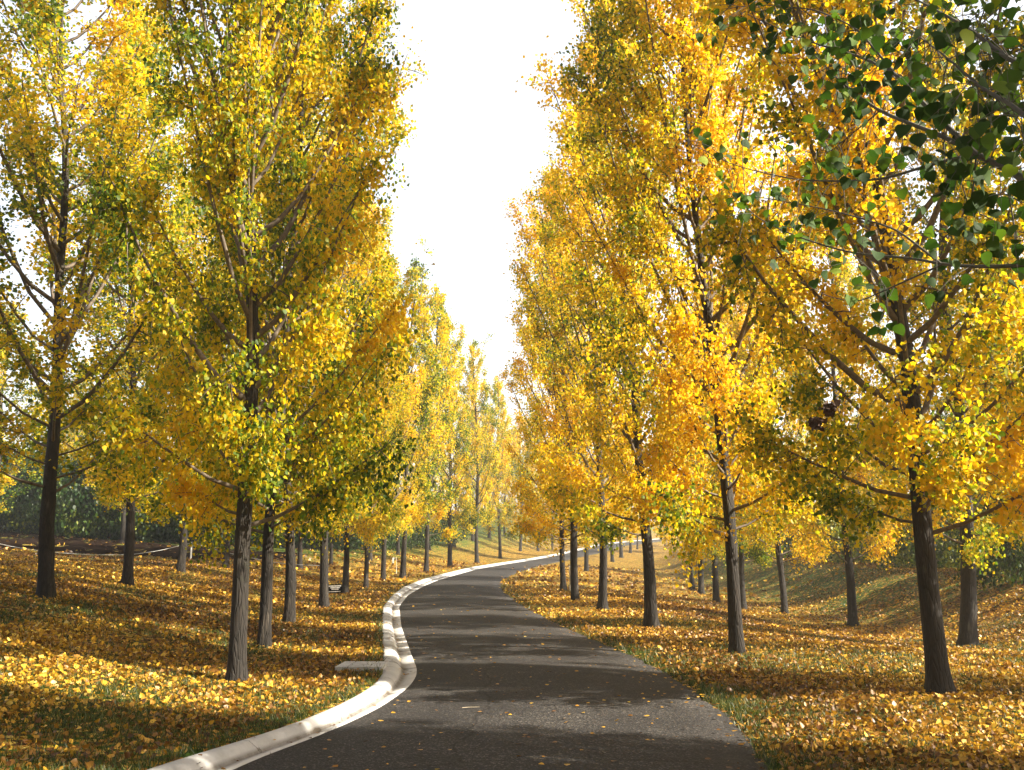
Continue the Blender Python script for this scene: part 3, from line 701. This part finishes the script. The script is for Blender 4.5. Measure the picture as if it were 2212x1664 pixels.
V, Q = [], []; LP = []
for path, r0, nl, sp in LB:
    pts = np.array([at_y(*p) for p in path]); n_ = len(pts); k = np.linspace(0, n_-1, 26)
    c = np.stack([np.interp(k, range(n_), pts[:, i]) for i in range(3)], 1)
    for _ in range(2): c[1:-1] = (c[:-2]+2*c[1:-1]+c[2:])/4
    tube(c-base, r0*(1-.82*np.linspace(0, 1, 26)), 7, V, Q)
    for q in range(int(nl*.78)):
        i = int(rng.uniform(4, 25.9)); ln = rng.uniform(.05, .16)+sp*rng.uniform(.2, .9)
        d = rng.normal(size=3)*np.array([.6, .6, .8]); d /= np.linalg.norm(d)
        s = np.linspace(0, 1, 4); tp = c[i]-base+d*(ln*s)[:, None]+np.array([0, 0, -.25*ln])*(s**2)[:, None]
        tube(tp, .0022*(1-.6*s), 4, V, Q)
        for _ in range(2 if rng.uniform() < .72 else 1):
            LP.append(tp[-1]+rng.normal(0, .025, 3))
bm_obj('hanging_branches', V, Q, M_TWIGN, nt_e)
LP = np.array(LP)
def big_leaf(P, L, rng):
    nrm = rng.normal(size=3)*np.array([.8, 1.1, .5]); nrm /= np.linalg.norm(nrm)
    d = rng.normal(size=3)*.35+np.array([0, 0, -1.]); d -= d.dot(nrm)*nrm; d /= np.linalg.norm(d); s = np.cross(d, nrm)
    prof = [(0, 0), (-.03, .22), (.08, .42), (.28, .50), (.5, .42), (.72, .24), (.88, .09), (1.0, 0)]
    mid = [P+d*L*a for a in (.0, .0, .1, .28, .5, .72, .88, 1.0)]
    out = list(mid)
    for sg in (-1, 1):
        for a, b_ in prof[1:-1]: out.append(P+d*L*a+s*sg*L*b_+nrm*L*(.10*b_/.5+.05*math.sin(a*6)))
    tr_ = []
    for off, flip in ((8, 0), (14, 1)):
        for i in range(5):
            tr_.append((1+i, 2+i, off+i+1, off+i) if not flip else (1+i, off+i, off+i+1, 2+i))
    t3 = [(6, 7, 13), (6, 19, 7)]
    return out, tr_, t3
vs, qs, ts_, lvs, cvs = [], [], [], [], []
for p in LP:
    o, q, t = big_leaf(p, rng.uniform(.040, .070), rng); k = len(vs)
    vs += o; qs += [[a+k for a in f] for f in q]; ts_ += [[a+k for a in f] for f in t]
    lvs += [rng.uniform()]*len(o); cvs += [rng.uniform()]*len(o)
lm = obj('hanging_leaves', mesh_np('hanging_leaves', vs, quads=qs, tris=ts_, mat=M_FORE, attrs={'lv': lvs, 'cv': cvs}, smooth=True), nt_e); lm.color = (.06, 0, 0, 1)

# ------------------------------------------------------------------ fallen leaves, grass (nobody could count them)
rng = np.random.default_rng(42)
def scatter(n_, y0, y1, pad, dens):
    y = np.sqrt(rng.uniform(y0*y0, y1*y1, n_)); x = rng.uniform(-1, 1, n_)*(.54*y+pad)
    k = rng.uniform(size=n_) < dens(x, y); return x[k], y[k]
def soil_clear(x, y):      # 0 where the bare soil lies
    u = x/np.maximum(y, 1); d = np.interp(u, [q_[0]/q_[1] for q_ in near], [q_[1] for q_ in near])
    return 1-.93*((u < near[-1][0]/near[-1][1]) & (y > d) & (y < d+15))
def leaf_density(x, y):
    s = fLO(y)-x; q = x-fRI(y); on_grass = (s > .0) | (q > .0)
    patch = np.clip(.56+.60*noise2(x, y, 1.3, 2)+.35*noise2(x, y, .5, 1), .10, 1)
    edge = 1-.8*np.exp(-np.clip(np.maximum(s, q), 0, 9)/.22)
    far = (1-.85*sst(3, 12, s)*sst(40, 65, y))*(1-.75*np.exp(-((x-13.0)/3.2)**2)*sst(24, 34, y))*soil_clear(x, y)*(1-((x > p0[0]-.02) & (x < xk) & (y > p0[1]-.16) & (y < p2[1]+.02))*1.0)
    return np.where(on_grass, patch*edge*far, .012*np.clip(1+noise2(x, y, 2, 3), 0, 3)+.22*np.exp(np.clip(q, -9, 0)/.10)+.06*np.exp(-np.abs((x-fLO(y))/(fLI(y)-fLO(y))-.62)/.08))
VV, QQ, LVs, CVs = [], [], [], []
for (n_, y0, y1, sz) in [(80000, 5.5, 13, .048), (130000, 13, 24, .054), (120000, 24, 42, .07), (36000, 42, 75, .16)]:
    x, y = scatter(n_, y0, y1, 1.5, leaf_density)
    s = fLO(y)-x; q = x-fRI(y); road = (s <= 0) & (q <= 0); kerb = (s <= 0) & (x < fLI(y))
    tt = np.clip((x-fLO(y))/(fLI(y)-fLO(y)), 0, 1)
    zk = np.interp(tt, [p[0] for p in pf[1:-1]], [p[1] for p in pf[1:-1]])+rz(y)+.004
    # a thin scatter on road and kerb
    z = np.where(kerb, zk, np.where(road, rz(y)+.042, h(x, y)+rng.uniform(.004, .035, len(x))))
    P = np.stack([x, y, z], 1)
    v, qd, m_ = leaf_geo(P, sz, rng, True, 0, .55)
    v = v.reshape(len(x), m_, 3); rd = road | kerb
    v[rd, :, 2] = P[rd, None, 2]+(v[rd, :, 2]-P[rd, None, 2])*.25+.004
    v = v.reshape(-1, 3)
    b0 = sum(len(a) for a in VV); VV.append(v); QQ.append(qd+b0)
    LVs.append(rng.uniform(size=len(x)).repeat(m_)); CVs.append(rng.uniform(size=len(x)).repeat(m_))
fl = obj('fallen_leaves', mesh_np('fallen_leaves', np.vstack(VV), quads=np.vstack(QQ), mat=M_FALL, attrs={'lv': np.concatenate(LVs), 'cv': np.concatenate(CVs)}))
fl.color = (.08, 0, 0, 1)
tag(fl, 'golden and brown fallen leaves littering the grass', 'leaves', kind='stuff')

def grass_density(x, y):
    s = fLO(y)-x; q = x-fRI(y); on_ = (s > .0) | (q > -.02)
    e = np.exp(-np.clip(np.maximum(s, q), 0, 9)/.25)
    return soil_clear(x, y)*np.where(on_, np.clip((.45+.5*noise2(x, y, 1.1, 0))*(1-.3*e)+.35*e, .08, 1), 0)
m, n, out = mat('grass_blade')
a = N(n, 'ShaderNodeAttribute', attribute_name='lv'); r = ramp(n, a.outputs['Fac'], [(0, (.012,.028,.004)), (.45, (.035,.065,.007)), (.8, (.09,.12,.012)), (1, (.26,.20,.05))])
p = N(n, 'ShaderNodeBsdfPrincipled', i_Roughness=.5); n.links.new(r.outputs[0], p.inputs['Base Color']); tl = N(n, 'ShaderNodeBsdfTranslucent'); n.links.new(r.outputs[0], tl.inputs[0])
mx = N(n, 'ShaderNodeMixShader'); mx.inputs[0].default_value = .35; n.links.new(p.outputs[0], mx.inputs[1]); n.links.new(tl.outputs[0], mx.inputs[2]); n.links.new(mx.outputs[0], out.inputs[0])
VV, LVs = [], []
for (n_, y0, y1, ht, wd) in [(260000, 5.5, 12, .065, .005), (240000, 12, 24, .07, .009), (60000, 24, 45, .07, .02)]:
    x, y = scatter(n_, y0, y1, 1.0, grass_density); k = len(x)
    P = np.stack([x, y, h(x, y)-.005], 1); th = rng.uniform(0, 6.28, k); sd_ = np.stack([np.cos(th), np.sin(th), np.zeros(k)], 1)*wd*rng.uniform(.6, 1.2, k)[:, None]
    edge = np.exp(-np.clip(np.maximum(fLO(y)-x, x-fRI(y)), 0, 9)/.2)
    hh = ht*rng.uniform(.4, 1.1, k)*(1+.35*edge)
    tip = P+rng.normal(0, .45, (k, 3))*hh[:, None]; tip[:, 2] = P[:, 2]+hh
    VV.append(np.stack([P-sd_, P+sd_, tip], 1).reshape(-1, 3)); LVs.append(rng.uniform(size=k).repeat(3))
VV = np.vstack(VV)
gr = obj('grass', mesh_np('grass', VV, tris=np.arange(len(VV)).reshape(-1, 3), mat=m, attrs={'lv': np.concatenate(LVs)}))
tag(gr, 'short green grass showing between the fallen leaves', 'grass', kind='stuff')
# withered clumps caught in two right hand crowns
bpy.context.view_layer.update()
for (ti, U, V, r_, sd0) in [(31, 1503, 858, .07, 1), (30, 1765, 912, .055, 2), (30, 1792, 880, .05, 3)]:
    e, p = TREES[ti]; q = at_y(U, V, p[1]-.6); dead_clump(e, q, r_, sd0)
print('objects', len(bpy.data.objects))

# thin autumn haze in the air
hz = bpy.data.meshes.new('haze')
X0, X1, Y0, Y1, Z0, Z1 = -330, 330, -90, 700, -8, 60
hz.from_pydata([(x, y, z) for x in (X0, X1) for y in (Y0, Y1) for z in (Z0, Z1)], [], [(0,1,3,2),(4,6,7,5),(0,4,5,1),(2,3,7,6),(0,2,6,4),(1,5,7,3)])
m, n, out = mat('haze'); pv = n.nodes.new('ShaderNodeVolumePrincipled'); pv.inputs['Density'].default_value = .0010
pv.inputs['Color'].default_value = (1, .97, .9, 1); pv.inputs['Anisotropy'].default_value = .3
n.links.new(pv.outputs[0], out.inputs['Volume']); hz.materials.append(m)
tag(obj('haze', hz), 'thin pale haze softening the far trees', kind='stuff')
